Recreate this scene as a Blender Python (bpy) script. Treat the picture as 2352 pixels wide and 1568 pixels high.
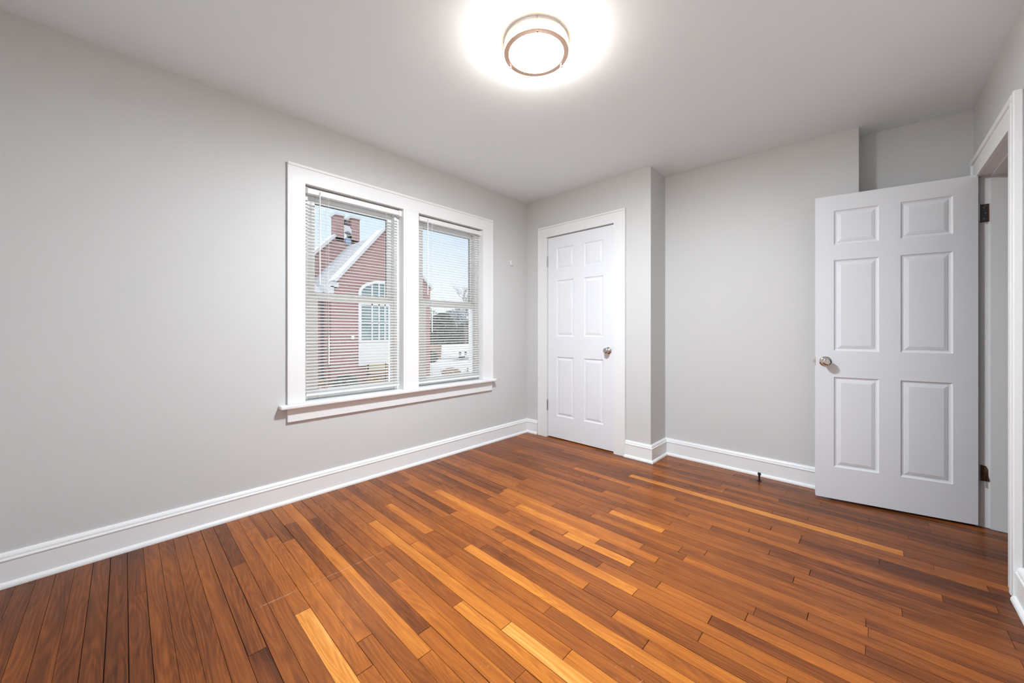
import bpy, bmesh, math, random
from mathutils import Vector, Matrix
R_=math.radians
for o in list(bpy.data.objects): bpy.data.objects.remove(o)
S=bpy.context.scene; COL=S.collection
# ------------------------------------------------------------------ camera
CAM=(2.730,-3.085,1.12); FPX=855.0; YAW=math.atan2(821,855)
cd=bpy.data.cameras.new('camera'); cam=bpy.data.objects.new('camera',cd); COL.objects.link(cam)
cam.location=CAM; cam.rotation_euler=(math.pi/2,0,YAW)
cd.sensor_fit='HORIZONTAL'; cd.sensor_width=36.0; cd.lens=36.0*FPX/2352.0
cd.shift_x=0.0; cd.shift_y=-(784-757.5)/2352.0; cd.clip_start=0.02; cd.clip_end=300
S.camera=cam
# ------------------------------------------------------------------ colour management, sky
S.view_settings.view_transform='Standard'; S.view_settings.look='None'
S.view_settings.gamma=1.0; S.view_settings.use_curve_mapping=False
S.view_settings.exposure=1.17
LAMP_POWER=208.0
SKY_STRENGTH=1.0
W=bpy.data.worlds.new('sky'); S.world=W; W.use_nodes=True
nt=W.node_tree; nt.nodes.clear()
out=nt.nodes.new('ShaderNodeOutputWorld'); bg=nt.nodes.new('ShaderNodeBackground')
tc=nt.nodes.new('ShaderNodeTexCoord'); sx=nt.nodes.new('ShaderNodeSeparateXYZ'); rp=nt.nodes.new('ShaderNodeValToRGB')
nt.links.new(tc.outputs['Generated'],sx.inputs[0]); nt.links.new(sx.outputs['Z'],rp.inputs[0])
e=rp.color_ramp.elements; e[0].position=0.0; e[0].color=(0.46,0.49,0.53,1); e[1].position=1.0; e[1].color=(1.7,1.8,1.9,1)
m1=rp.color_ramp.elements.new(0.12); m1.color=(0.42,0.465,0.52,1)
m2=rp.color_ramp.elements.new(0.24); m2.color=(0.35,0.425,0.50,1)
m4=rp.color_ramp.elements.new(0.34); m4.color=(0.34,0.43,0.52,1)
m3=rp.color_ramp.elements.new(0.50); m3.color=(1.3,1.38,1.45,1)
bg.inputs['Strength'].default_value=SKY_STRENGTH
nt.links.new(rp.outputs[0],bg.inputs[0]); nt.links.new(bg.outputs[0],out.inputs[0])
# ------------------------------------------------------------------ materials
def newmat(name):
    m=bpy.data.materials.new(name); m.use_nodes=True; return m,m.node_tree,m.node_tree.nodes['Principled BSDF']
def N(t,k,**kw):
    n=t.nodes.new(k)
    for a,b in kw.items(): setattr(n,a,b)
    return n
def plain(name,col,rough=0.5,metal=0.0,bump=0.0,bscale=200.0,var=0.0,spec=0.5,coat=0.0):
    m,t,b=newmat(name); b.inputs['Roughness'].default_value=rough; b.inputs['Metallic'].default_value=metal
    b.inputs['Specular IOR Level'].default_value=spec; b.inputs['Coat Weight'].default_value=coat
    b.inputs['Base Color'].default_value=(*col,1)
    tc=N(t,'ShaderNodeTexCoord')
    if var>0:
        no=N(t,'ShaderNodeTexNoise'); no.inputs['Scale'].default_value=2.2; no.inputs['Detail'].default_value=5
        t.links.new(tc.outputs['Object'],no.inputs['Vector'])
        mx=N(t,'ShaderNodeMix',data_type='RGBA')
        mx.inputs[6].default_value=(*[c*(1-var) for c in col],1); mx.inputs[7].default_value=(*[min(1,c*(1+var)) for c in col],1)
        t.links.new(no.outputs['Fac'],mx.inputs[0]); t.links.new(mx.outputs[2],b.inputs['Base Color'])
    if bump>0:
        no=N(t,'ShaderNodeTexNoise'); no.inputs['Scale'].default_value=bscale; no.inputs['Detail'].default_value=3
        no2=N(t,'ShaderNodeTexNoise'); no2.inputs['Scale'].default_value=bscale/12; no2.inputs['Detail'].default_value=4
        t.links.new(tc.outputs['Object'],no.inputs['Vector']); t.links.new(tc.outputs['Object'],no2.inputs['Vector'])
        ad=N(t,'ShaderNodeMath',operation='ADD'); t.links.new(no.outputs['Fac'],ad.inputs[0]); t.links.new(no2.outputs['Fac'],ad.inputs[1])
        bp=N(t,'ShaderNodeBump'); bp.inputs['Strength'].default_value=bump; bp.inputs['Distance'].default_value=0.002
        t.links.new(ad.outputs[0],bp.inputs['Height']); t.links.new(bp.outputs[0],b.inputs['Normal'])
    return m
M={}
M['wall']=plain('grey_wall_paint',(0.675,0.668,0.650),0.5,bump=0.18,bscale=160,var=0.012,spec=0.35)
M['ceiling']=plain('ceiling_paint',(0.885,0.945,0.96),0.7,bump=0.16,bscale=60,var=0.01,spec=0.3)
M['trim']=plain('white_trim_paint',(0.88,0.875,0.86),0.35,bump=0.08,bscale=60,spec=0.45)
M['door']=plain('white_door_paint',(0.85,0.86,0.88),0.42,bump=0.12,bscale=120,spec=0.45)
M['sash']=plain('white_vinyl',(0.94,0.94,0.93),0.4)
M['blind']=plain('white_blind_vinyl',(0.88,0.87,0.85),0.45)
M['cord']=plain('white_cord',(0.85,0.84,0.80),0.8)
M['wand']=plain('clear_plastic_wand',(0.86,0.86,0.86),0.15)
M['bracket']=plain('grey_bracket_plastic',(0.42,0.42,0.42),0.5)
M['gasket']=plain('dark_glazing_gasket',(0.05,0.05,0.055),0.6)
M['nickel']=plain('satin_nickel',(0.62,0.57,0.52),0.16,metal=1.0)
M['steel']=plain('dull_steel_hinge',(0.40,0.40,0.36),0.42,metal=1.0)
M['oldsteel']=plain('blackened_hinge_steel',(0.11,0.12,0.12),0.4,metal=0.6,bump=0.3,bscale=80)
M['rawwood']=plain('bare_mortise_wood',(0.10,0.045,0.02),0.8,bump=0.4,bscale=150,var=0.3)
M['bronze']=plain('dark_bronze',(0.035,0.02,0.014),0.35,metal=0.6)
M['rubber']=plain('black_rubber',(0.02,0.018,0.018),0.7)
M['copper']=plain('brushed_rose_gold',(0.76,0.54,0.40),0.38,metal=1.0)
M['subfloor']=plain('dark_subfloor',(0.03,0.015,0.008),0.9)
M['threshold']=plain('grey_jamb_paint',(0.80,0.80,0.79),0.4,bump=0.25,bscale=50,var=0.03)
M['plastic']=plain('white_hook_plastic',(0.85,0.85,0.82),0.3)
M['snow']=plain('snow_covered_ground',(0.34,0.34,0.345),0.9,bump=0.5,bscale=3,var=0.08)
M['leaf_litter']=plain('tan_leaf_litter',(0.50,0.38,0.27),0.95,bump=0.8,bscale=12,var=0.35)
M['stone']=plain('pale_stone',(0.47,0.48,0.49),0.8,bump=0.2,bscale=30,var=0.05)
M['white_panel']=plain('white_panel_paint',(0.60,0.60,0.60),0.6)
M['winglass']=plain('church_window_glass',(0.17,0.24,0.25),0.12,var=0.5)
M['tan']=plain('tan_bench_wood',(0.42,0.35,0.22),0.7)
M['darkmetal']=plain('dark_metal',(0.06,0.06,0.065),0.5)
M['van']=plain('white_vehicle_paint',(0.80,0.82,0.86),0.3)
M['tyre']=plain('tyre_rubber',(0.03,0.03,0.03),0.8)
M['bark']=plain('grey_bark',(0.16,0.13,0.12),0.9,var=0.2)
M['needles']=plain('dark_evergreen_foliage',(0.075,0.105,0.085),0.9,var=0.5)
M['needles_snow']=plain('frosted_evergreen_foliage',(0.28,0.33,0.34),0.9,var=0.4)
M['twigs']=plain('brown_twig_foliage',(0.30,0.20,0.13),0.9,var=0.4)
M['fence']=plain('brown_board_fence',(0.33,0.22,0.16),0.8,var=0.3)
M['louver']=plain('blue_louver_paint',(0.16,0.25,0.38),0.6)
def brick(name,c1,c2,mortar,sc):
    m,t,b=newmat(name); b.inputs['Roughness'].default_value=0.9
    tc=N(t,'ShaderNodeTexCoord'); sp=N(t,'ShaderNodeSeparateXYZ'); cb=N(t,'ShaderNodeCombineXYZ'); br=N(t,'ShaderNodeTexBrick')
    ad=N(t,'ShaderNodeMath',operation='ADD')
    t.links.new(tc.outputs['Object'],sp.inputs[0]); t.links.new(sp.outputs['X'],ad.inputs[0]); t.links.new(sp.outputs['Y'],ad.inputs[1])
    t.links.new(ad.outputs[0],cb.inputs[0]); t.links.new(sp.outputs['Z'],cb.inputs[1])
    t.links.new(cb.outputs[0],br.inputs['Vector'])
    br.inputs['Color1'].default_value=(*c1,1); br.inputs['Color2'].default_value=(*c2,1); br.inputs['Mortar'].default_value=(*mortar,1)
    br.inputs['Scale'].default_value=sc; br.inputs['Mortar Size'].default_value=0.02; br.inputs['Brick Width'].default_value=0.5; br.inputs['Row Height'].default_value=0.17
    t.links.new(br.outputs['Color'],b.inputs['Base Color']); return m
M['brick']=brick('red_brick',(0.28,0.135,0.125),(0.20,0.10,0.095),(0.36,0.28,0.27),3.6)
M['slate']=brick('grey_slate',(0.33,0.335,0.36),(0.27,0.275,0.30),(0.18,0.185,0.2),1.6)
def glass():
    m,t,b=newmat('window_glass'); t.nodes.remove(b); o=t.nodes['Material Output']
    tr=N(t,'ShaderNodeBsdfTransparent'); gl=N(t,'ShaderNodeBsdfGlossy'); gl.inputs['Roughness'].default_value=0.02
    fr=N(t,'ShaderNodeFresnel'); fr.inputs['IOR'].default_value=1.45; mx=N(t,'ShaderNodeMixShader')
    t.links.new(fr.outputs[0],mx.inputs[0]); t.links.new(tr.outputs[0],mx.inputs[1]); t.links.new(gl.outputs[0],mx.inputs[2]); t.links.new(mx.outputs[0],o.inputs[0]); return m
M['glass']=glass()
def vinyl():
    m,t,b=newmat('white_translucent_slat_vinyl'); o=t.nodes['Material Output']; b.inputs['Base Color'].default_value=(0.92,0.915,0.90,1); b.inputs['Roughness'].default_value=0.45
    tl=N(t,'ShaderNodeBsdfTranslucent'); tl.inputs[0].default_value=(0.90,0.89,0.86,1); mx=N(t,'ShaderNodeMixShader'); mx.inputs[0].default_value=0.55
    t.links.new(b.outputs[0],mx.inputs[1]); t.links.new(tl.outputs[0],mx.inputs[2]); t.links.new(mx.outputs[0],o.inputs[0]); return m
M['slat']=vinyl()
def emit(name,col,s):
    m,t,b=newmat(name); b.inputs['Base Color'].default_value=(*col,1); b.inputs['Emission Color'].default_value=(*col,1); b.inputs['Emission Strength'].default_value=s; return m
M['diffuser']=emit('lit_white_diffuser',(0.875,0.965,1.06),LAMP_POWER*0.98)
M['diffuser_side']=emit('lit_white_diffuser_side',(1.0,0.96,0.86),LAMP_POWER*0.27)
def floor_mat():
    m,t,b=newmat('stained_oak_strip_floor'); L=t.links.new
    tone=N(t,'ShaderNodeAttribute',attribute_name='tone'); seed=N(t,'ShaderNodeAttribute',attribute_name='seed')
    tc=N(t,'ShaderNodeTexCoord')
    def mth(op,a,b_=None,c=None,clamp=False):
        n=N(t,'ShaderNodeMath',operation=op,use_clamp=clamp)
        for i,v in enumerate((a,b_,c)):
            if v is None: continue
            if isinstance(v,(int,float)): n.inputs[i].default_value=v
            else: L(v,n.inputs[i])
        return n.outputs[0]
    def off(v,sx,sy,k):   # object coords * scale + seed offset
        mp=N(t,'ShaderNodeVectorMath',operation='MULTIPLY'); L(tc.outputs['Object'],mp.inputs[0]); mp.inputs[1].default_value=(sx,sy,1)
        cb=N(t,'ShaderNodeCombineXYZ'); L(mth('MULTIPLY',seed.outputs['Fac'],k),cb.inputs[0]); L(mth('MULTIPLY',seed.outputs['Fac'],k*1.7),cb.inputs[1]); L(mth('MULTIPLY',seed.outputs['Fac'],k*0.6),cb.inputs[2])
        ad=N(t,'ShaderNodeVectorMath',operation='ADD'); L(mp.outputs[0],ad.inputs[0]); L(cb.outputs[0],ad.inputs[1]); return ad.outputs[0]
    fine=N(t,'ShaderNodeTexNoise'); fine.inputs['Scale'].default_value=1; fine.inputs['Detail'].default_value=6; fine.inputs['Roughness'].default_value=0.65
    L(off(0,5.0,170.0,37.0),fine.inputs['Vector'])
    broad=N(t,'ShaderNodeTexNoise'); broad.inputs['Scale'].default_value=1; broad.inputs['Detail'].default_value=3
    L(off(0,1.6,26.0,51.0),broad.inputs['Vector'])
    # cathedral grain: rings of a warped field
    wf=N(t,'ShaderNodeTexNoise'); wf.inputs['Scale'].default_value=1; wf.inputs['Detail'].default_value=1.5; L(off(0,1.1,11.0,23.0),wf.inputs['Vector'])
    ring=mth('SINE',mth('MULTIPLY',wf.outputs['Fac'],120.0)); ring=mth('MULTIPLY_ADD',ring,0.5,0.5)
    patch=N(t,'ShaderNodeTexNoise'); patch.inputs['Scale'].default_value=1.3; patch.inputs['Detail'].default_value=4; L(tc.outputs['Object'],patch.inputs['Vector'])
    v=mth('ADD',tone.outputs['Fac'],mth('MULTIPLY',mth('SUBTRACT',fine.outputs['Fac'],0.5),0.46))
    v=mth('ADD',v,mth('MULTIPLY',mth('SUBTRACT',broad.outputs['Fac'],0.5),0.34))
    v=mth('ADD',v,mth('MULTIPLY',mth('SUBTRACT',ring,0.5),0.09))
    v=mth('ADD',v,mth('MULTIPLY',mth('SUBTRACT',patch.outputs['Fac'],0.5),0.36))
    r=N(t,'ShaderNodeValToRGB'); L(v,r.inputs[0]); e=r.color_ramp.elements
    e[0].position=0.0; e[0].color=(0.045,0.012,0.004,1); e[1].position=1.0; e[1].color=(0.80,0.37,0.095,1)
    for p,c in ((0.22,(0.150,0.040,0.009,1)),(0.42,(0.275,0.078,0.015,1)),(0.60,(0.41,0.120,0.018,1)),(0.80,(0.60,0.215,0.032,1))):
        q=r.color_ramp.elements.new(p); q.color=c
    # small dark knots / nail marks
    vo=N(t,'ShaderNodeTexVoronoi'); vo.inputs['Scale'].default_value=3.1; mpv=N(t,'ShaderNodeVectorMath',operation='MULTIPLY'); L(tc.outputs['Object'],mpv.inputs[0]); mpv.inputs[1].default_value=(0.8,1.7,1); L(mpv.outputs[0],vo.inputs['Vector'])
    kn=mth('LESS_THAN',vo.outputs['Distance'],0.022)
    mk=N(t,'ShaderNodeMix',data_type='RGBA'); L(mth('MULTIPLY',kn,0.75),mk.inputs[0]); L(r.outputs[0],mk.inputs[6]); mk.inputs[7].default_value=(0.03,0.012,0.007,1)
    # pale scratches worn into the varnish in two spots and one long scuff line
    sc=N(t,'ShaderNodeTexNoise'); sc.inputs['Scale'].default_value=1; sc.inputs['Detail'].default_value=8; sc.inputs['Roughness'].default_value=0.75; msv=N(t,'ShaderNodeVectorMath',operation='MULTIPLY'); L(tc.outputs['Object'],msv.inputs[0]); msv.inputs[1].default_value=(75,30,1); L(msv.outputs[0],sc.inputs['Vector'])
    scm=mth('GREATER_THAN',sc.outputs['Fac'],0.60)
    def spot(x,y,rad):
        d=N(t,'ShaderNodeVectorMath',operation='DISTANCE'); L(tc.outputs['Object'],d.inputs[0]); d.inputs[1].default_value=(x,y,0)
        return mth('SUBTRACT',1.0,mth('DIVIDE',d.outputs['Value'],rad),clamp=True)
    sp_=mth('ADD',mth('ADD',spot(2.22,-1.93,0.17),spot(1.27,-2.42,0.12)),mth('ADD',spot(1.80,-2.26,0.12),spot(0.12,-2.62,0.16)),clamp=True)
    xyz=N(t,'ShaderNodeSeparateXYZ'); L(tc.outputs['Object'],xyz.inputs[0])
    ln=mth('LESS_THAN',mth('ABSOLUTE',mth('SUBTRACT',xyz.outputs['X'],mth('ADD',0.955,mth('MULTIPLY',mth('SUBTRACT',patch.outputs['Fac'],0.5),0.03)))),0.004)
    rng=mth('MULTIPLY',mth('GREATER_THAN',xyz.outputs['Y'],-2.72),mth('LESS_THAN',xyz.outputs['Y'],-2.18))
    lm=mth('MULTIPLY',mth('MULTIPLY',mth('MULTIPLY',ln,rng),mth('GREATER_THAN',sc.outputs['Fac'],0.48)),0.30)
    fac=mth('ADD',mth('MULTIPLY',mth('MULTIPLY',scm,sp_),0.40),lm,clamp=True)
    ms=N(t,'ShaderNodeMix',data_type='RGBA'); L(fac,ms.inputs[0]); L(mk.outputs[2],ms.inputs[6]); ms.inputs[7].default_value=(0.55,0.36,0.24,1)
    L(ms.outputs[2],b.inputs['Base Color'])
    ro=mth('MULTIPLY_ADD',patch.outputs['Fac'],0.22,0.17); L(ro,b.inputs['Roughness'])
    b.inputs['Specular IOR Level'].default_value=0.20
    bp=N(t,'ShaderNodeBump'); bp.inputs['Strength'].default_value=0.25; bp.inputs['Distance'].default_value=0.0008
    L(mth('ADD',fine.outputs['Fac'],mth('MULTIPLY',patch.outputs['Fac'],2.0)),bp.inputs['Height']); L(bp.outputs[0],b.inputs['Normal'])
    return m
M['floor']=floor_mat()
# ------------------------------------------------------------------ helpers
class MB:
    def __init__(s): s.v=[]; s.f=[]
    def add(s,vs,fs):
        n=len(s.v); s.v+= [tuple(p) for p in vs]; s.f+=[tuple(i+n for i in f) for f in fs]; return s
    def box(s,x0,x1,y0,y1,z0,z1):
        return s.add([(x0,y0,z0),(x1,y0,z0),(x1,y1,z0),(x0,y1,z0),(x0,y0,z1),(x1,y0,z1),(x1,y1,z1),(x0,y1,z1)],
          [(0,3,2,1),(4,5,6,7),(0,1,5,4),(1,2,6,5),(2,3,7,6),(3,0,4,7)])
    def prism(s,pts,axis,a,b):
        """extrude a 2-D polygon along an axis; pts are the two other coordinates"""
        def mk(p,c): return {'x':(c,p[0],p[1]),'y':(p[0],c,p[1]),'z':(p[0],p[1],c)}[axis]
        n=len(pts); vs=[mk(p,a) for p in pts]+[mk(p,b) for p in pts]
        fs=[tuple(range(n)),tuple(range(2*n-1,n-1,-1))]+[(i,i+n,(i+1)%n+n,(i+1)%n) for i in range(n)]
        return s.add(vs,fs)
    def lathe(s,prof,org,axis,seg=32,closed=False):
        """prof: (radius, distance along axis)"""
        A=Vector(axis).normalized(); T=A.orthogonal().normalized(); B=A.cross(T); O=Vector(org)
        n=len(prof); vs=[]
        for k in range(seg):
            a=2*math.pi*k/seg; d=T*math.cos(a)+B*math.sin(a)
            for r,h in prof: vs.append(O+A*h+d*r)
        fs=[]
        for k in range(seg):
            k2=(k+1)%seg
            for i in range(n if closed else n-1):
                j=(i+1)%n; fs.append((k*n+i,k2*n+i,k2*n+j,k*n+j))
        return s.add(vs,fs)
    def tube(s,pts,r,seg=10):
        pts=[Vector(p) for p in pts]; rs=r if isinstance(r,(list,tuple)) else [r]*len(pts); vs=[];fs=[]
        d0=(pts[1]-pts[0]).normalized(); T=d0.orthogonal().normalized()
        for i,p in enumerate(pts):
            d=(pts[min(i+1,len(pts)-1)]-pts[max(i-1,0)]).normalized()
            T=(T-d*T.dot(d)).normalized(); B=d.cross(T)
            for k in range(seg):
                a=2*math.pi*k/seg; vs.append(p+(T*math.cos(a)+B*math.sin(a))*rs[i])
        for i in range(len(pts)-1):
            for k in range(seg):
                k2=(k+1)%seg; fs.append((i*seg+k,i*seg+k2,(i+1)*seg+k2,(i+1)*seg+k))
        m=len(vs)-seg; fs.append(tuple(range(seg-1,-1,-1))); fs.append(tuple(range(m,m+seg)))
        return s.add(vs,fs)
    def build(s,name,mat,parent=None,bevel=0.0,smooth=False,segs=2):
        me=bpy.data.meshes.new(name); me.from_pydata(s.v,[],s.f); me.materials.append(M[mat])
        bm=bmesh.new(); bm.from_mesh(me); bmesh.ops.recalc_face_normals(bm,faces=bm.faces); bm.to_mesh(me); bm.free()
        o=bpy.data.objects.new(name,me); COL.objects.link(o)
        if bevel>0:
            md=o.modifiers.new('bevel','BEVEL'); md.width=bevel; md.segments=segs; md.limit_method='ANGLE'; md.angle_limit=R_(40)
        if smooth:
            for p in me.polygons: p.use_smooth=True
            me.set_sharp_from_angle(angle=R_(40))
        if parent: 
            o.parent=parent; o.matrix_parent_inverse=Matrix.Translation(parent.location).inverted() if parent.get('_world') else Matrix()
        return o
def tag(o,label=None,cat=None,group=None,kind=None):
    if label: o['label']=label
    if cat: o['category']=cat
    if group: o['group']=group
    if kind: o['kind']=kind
    return o
def empty(name,loc,label,cat,group=None,kind=None,rz=0.0,local=False):
    """an Empty at a thing's base; parts are given in world coordinates unless local=True"""
    o=bpy.data.objects.new(name,None); o.empty_display_size=0.1; COL.objects.link(o); o.location=loc; o.rotation_euler=(0,0,rz)
    if not local: o['_world']=1
    return tag(o,label,cat,group,kind)
def sub(o): o['_world']=0; return o
def child(mb,name,mat,parent,**k):
    """a sub-part under a part whose own mesh is in the same coordinates"""
    o=mb.build(name,mat,None,**k); o.parent=parent; return o
# ------------------------------------------------------------------ room dimensions (metres)
YF=-3.75; XR=3.185; YB=0.31; XC=1.395; XA=2.679; YA=0.47
def zc(x): return 2.517-0.0063*x*x
WY0,WY1=-2.25,-1.525; VY0,VY1=-1.385,-0.668; WZ0,WZ1=0.64,2.095
DY0,DY1,DZ=-0.41,0.300,1.992
# ------------------------------------------------------------------ floor
random.seed(7)
P=0.0567; Y0=-1.884
# joints and tones read from the photograph: row index -> list of (x_end, tone)
def row(y): return round((y-Y0)/P)
KN={}
def put(y,x0,x1,tone): KN.setdefault(row(y),[]).append((x0,x1,tone))
put(-2.621,1.102,2.6,0.93); put(-2.564,0.4,1.532,0.52); put(-2.564,1.533,2.4,0.50); put(-2.508,0.5,1.406,0.55); put(-2.508,1.407,2.3,0.47)
put(-2.394,0.03,1.623,0.74); put(-2.394,1.624,2.6,0.48); put(-2.338,0.75,1.531,0.22); put(-2.338,1.533,2.6,0.52)
put(-2.281,0.3,1.2,0.46); put(-2.281,1.2,2.5,0.57)
put(-2.167,1.515,2.4,0.66); put(-2.111,1.738,2.8,0.92); put(-2.111,0.634,1.737,0.66); put(-2.054,0.3,1.0,0.6); put(-2.054,1.0,1.977,0.55); put(-2.054,1.978,2.17,0.72); put(-2.054,2.171,2.9,0.42)
put(-1.941,0.5,0.973,0.72); put(-1.941,0.975,1.8,0.45); put(-1.884,0.42,1.227,0.48); put(-1.884,1.228,2.75,0.80)
put(-1.827,1.3,2.155,0.36); put(-1.827,2.156,2.9,0.72); put(-1.827,0.724,1.29,0.40); put(-1.771,0.2,0.9,0.58); put(-1.771,0.9,2.003,0.47); put(-1.771,2.004,2.9,0.84); put(-1.714,1.33,1.836,0.70); put(-1.714,1.837,2.8,0.42)
put(-1.657,0.25,1.2,0.66); put(-1.657,1.2,2.283,0.45); put(-1.657,2.285,2.54,0.62)
put(-1.60,0.548,2.008,0.80); put(-1.60,2.009,2.9,0.70); put(-1.544,0.5,1.372,0.52); put(-1.544,1.373,1.80,0.30); put(-1.544,1.803,2.284,0.60); put(-1.544,2.285,3.0,0.42)
put(-1.487,1.12,1.66,0.55); put(-1.487,1.663,2.06,0.40); put(-1.487,2.062,3.0,0.76); put(-1.487,0.6,1.12,0.4)
put(-1.430,0.9,1.522,0.58); put(-1.430,1.524,1.911,0.88); put(-1.430,1.912,2.383,0.45); put(-1.430,2.384,3.1,0.60)
put(-1.374,1.112,1.691,0.84); put(-1.374,1.692,2.4,0.42); put(-1.317,0.9,1.985,0.66); put(-1.317,1.986,2.72,0.46); put(-1.26,0.88,1.88,0.72); put(-1.26,1.885,2.555,0.42); put(-1.26,2.556,3.1,0.52)
put(-1.147,0.9,1.516,0.48); put(-1.147,1.517,2.033,0.55); put(-1.147,2.034,2.72,0.45); put(-1.09,2.138,3.1,0.60); put(-1.09,1.4,2.137,0.50)
put(-1.033,1.353,1.572,0.5); put(-1.033,1.575,1.903,0.86); put(-1.033,1.904,2.484,0.44); put(-1.033,2.485,3.1,0.64); put(-1.033,0.76,0.87,0.25)
put(-0.92,1.9,2.531,0.52); put(-0.92,2.532,3.1,0.46); put(-0.864,1.6,2.366,0.46); put(-0.864,2.367,3.1,0.5); put(-0.807,1.15,1.40,0.28); put(-0.807,1.4,2.082,0.60); put(-0.75,1.2,1.939,0.42); put(-0.75,1.94,2.95,0.60)
put(-0.693,1.7,2.244,0.47); put(-0.693,2.245,3.1,0.56); put(-0.637,1.5,2.462,0.60); put(-0.637,2.464,3.15,0.36); put(-0.58,1.001,1.8,0.72); put(-0.58,1.8,2.328,0.36); put(-0.58,2.33,2.464,0.48); put(-0.58,2.465,2.764,0.45)
put(-0.523,1.6,3.1,0.50); put(-0.353,1.512,2.3,0.42); put(-0.41,1.4,2.853,0.92); put(-0.296,1.8,2.466,0.34); put(-0.24,1.51,2.0,0.70); put(-0.24,2.0,2.683,0.52); put(-0.183,2.0,2.88,0.36); put(-0.126,2.3,3.02,0.34)
verts=[];faces=[];tones=[];seeds=[]
def board(x0,x1,y0,y1,tone):
    g=random.choice([0.0005,0.0006,0.0008,0.0013]); dz=random.uniform(-0.0003,0.0003); tl=random.uniform(-0.0004,0.0004); n=len(verts)
    a,b_=y0+g,y1-g; c,d=x0+0.0007,x1-0.0007
    verts.extend([(c,a,dz-tl),(d,a,dz-tl),(d,b_,dz+tl),(c,b_,dz+tl),(c,a,-0.006),(d,a,-0.006),(d,b_,-0.006),(c,b_,-0.006)])
    faces.extend([(n,n+1,n+2,n+3),(n,n+4,n+5,n+1),(n+1,n+5,n+6,n+2),(n+2,n+6,n+7,n+3),(n+3,n+7,n+4,n)])
    cx_=(x0+x1)/2
    tone+= -0.30 if y0<-3.02 else (-0.18 if y0<-2.7 else (-0.06 if y0<-1.9 else (-0.10 if y0<-1.2 else -0.13)))  # regional shifts: varnish ageing plus lamp falloff put into the board colour
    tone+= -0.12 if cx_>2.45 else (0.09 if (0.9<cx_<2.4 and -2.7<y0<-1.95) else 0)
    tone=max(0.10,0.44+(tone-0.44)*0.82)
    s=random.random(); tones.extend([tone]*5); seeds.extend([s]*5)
k=row(YF)-1
while Y0+P*k<0.95:
    y0=Y0+P*k; known=sorted(KN.get(k,[])); x=-0.02
    left=y0<-2.65
    def rt():
        if left: return random.choice([0.30,0.38,0.42,0.44,0.46,0.50])
        return random.choice([0.30,0.36,0.40,0.44,0.46,0.5,0.5,0.54,0.58,0.64])
    def fill(a,b_):
        while b_-a>0.001:
            l=random.uniform(0.35,1.5)
            if left: l=random.uniform(1.0,3.0)
            if a<0: l=random.uniform(0.2,1.3) if not left else random.uniform(0.5,2.6)
            e_=a+l
            if b_-e_<0.22: e_=b_
            board(a,e_,y0,y0+P,rt()); a=e_
    for (a,b_,tn) in known:
        if a-x>0.0015: fill(x,a)
        a=max(a,x)
        if b_>a: board(a,b_,y0,y0+P,tn); x=b_
    fill(x,4.40); k+=1
me=bpy.data.meshes.new('floor'); me.from_pydata(verts,[],faces); me.materials.append(M['floor'])
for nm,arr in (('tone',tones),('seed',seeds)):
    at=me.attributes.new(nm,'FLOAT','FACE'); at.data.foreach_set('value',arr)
fl=bpy.data.objects.new('floor',me); COL.objects.link(fl); tag(fl,'worn orange-brown oak strip floor with light and dark boards','floor',kind='structure')
o=MB().box(-0.12,4.42,YF-0.1,0.95,-0.05,-0.0055).build('subfloor','subfloor',fl)
# ------------------------------------------------------------------ ceiling (sags slightly toward the doorway)
mb=MB(); xs=[-0.14+i*0.23 for i in range(21)]; n=len(xs)
vs=[(x,YF-0.12,zc(max(x,0))) for x in xs]+[(x,1.0,zc(max(x,0))) for x in xs]+[(x,YF-0.12,zc(0)+0.15) for x in xs]+[(x,1.0,zc(0)+0.15) for x in xs]
fs=[]
for i in range(n-1):
    fs+=[(i,i+1,n+i+1,n+i),(2*n+i,3*n+i,3*n+i+1,2*n+i+1),(i,2*n+i,2*n+i+1,i+1),(n+i,n+i+1,3*n+i+1,3*n+i)]
fs+=[(0,n,3*n,2*n),(n-1,3*n-1,4*n-1,2*n-1)]
mb.add(vs,fs); tag(mb.build('ceiling','ceiling',smooth=False),'white plaster ceiling','ceiling',kind='structure')
# ------------------------------------------------------------------ walls
def struct(name,mb,mat,label,cat,**k): return tag(mb.build(name,mat,**k),label,cat,kind='structure')
ZT=2.53
b=MB(); t0=-0.16
b.box(t0,0,YF-0.12,WY0-0.02,-0.05,ZT).box(t0,0,VY1+0.02,0.95,-0.05,ZT)
b.box(t0,0,WY0-0.02,VY1+0.02,-0.05,WZ0-0.025).box(t0,0,WY0-0.02,VY1+0.02,WZ1+0.02,ZT).box(t0,0,WY1+0.02,VY0-0.02,WZ0-0.025,WZ1+0.02)
struct('wall_left',b,'wall','grey wall with the double window','wall')
b=MB(); b.box(0,0.268,0,0.10,-0.004,ZT).box(1.078,XC,0,0.10,-0.004,ZT).box(0.268,1.078,0,0.10,2.108,ZT)
b.box(XC-0.10,XC,0.10,YB+0.05,-0.004,ZT); b.box(0,XC-0.1,0.80,0.90,-0.004,ZT)
struct('wall_closet',b,'wall','grey closet wall jutting into the room with a narrow dark side','wall')
b=MB(); b.prism([(XC-0.1,YB),(XA,YB),(XA,YA),(XR+0.12,YA),(XR+0.12,0.95),(XC-0.1,0.95)],'z',-0.004,ZT)
struct('wall_back',b,'wall','grey back wall stepping back behind the open door','wall')
b=MB(); b.box(XR,XR+0.12,YF-0.12,DY0-0.02,-0.004,ZT).box(XR,XR+0.12,DY1+0.02,YA,-0.004,ZT).box(XR,XR+0.12,DY0-0.02,DY1+0.02,DZ+0.02,ZT)
struct('wall_right',b,'wall','grey right wall with the doorway','wall')
FX0,FX1,FZ0,FZ1=0.70,2.60,0.64,2.095
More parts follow.
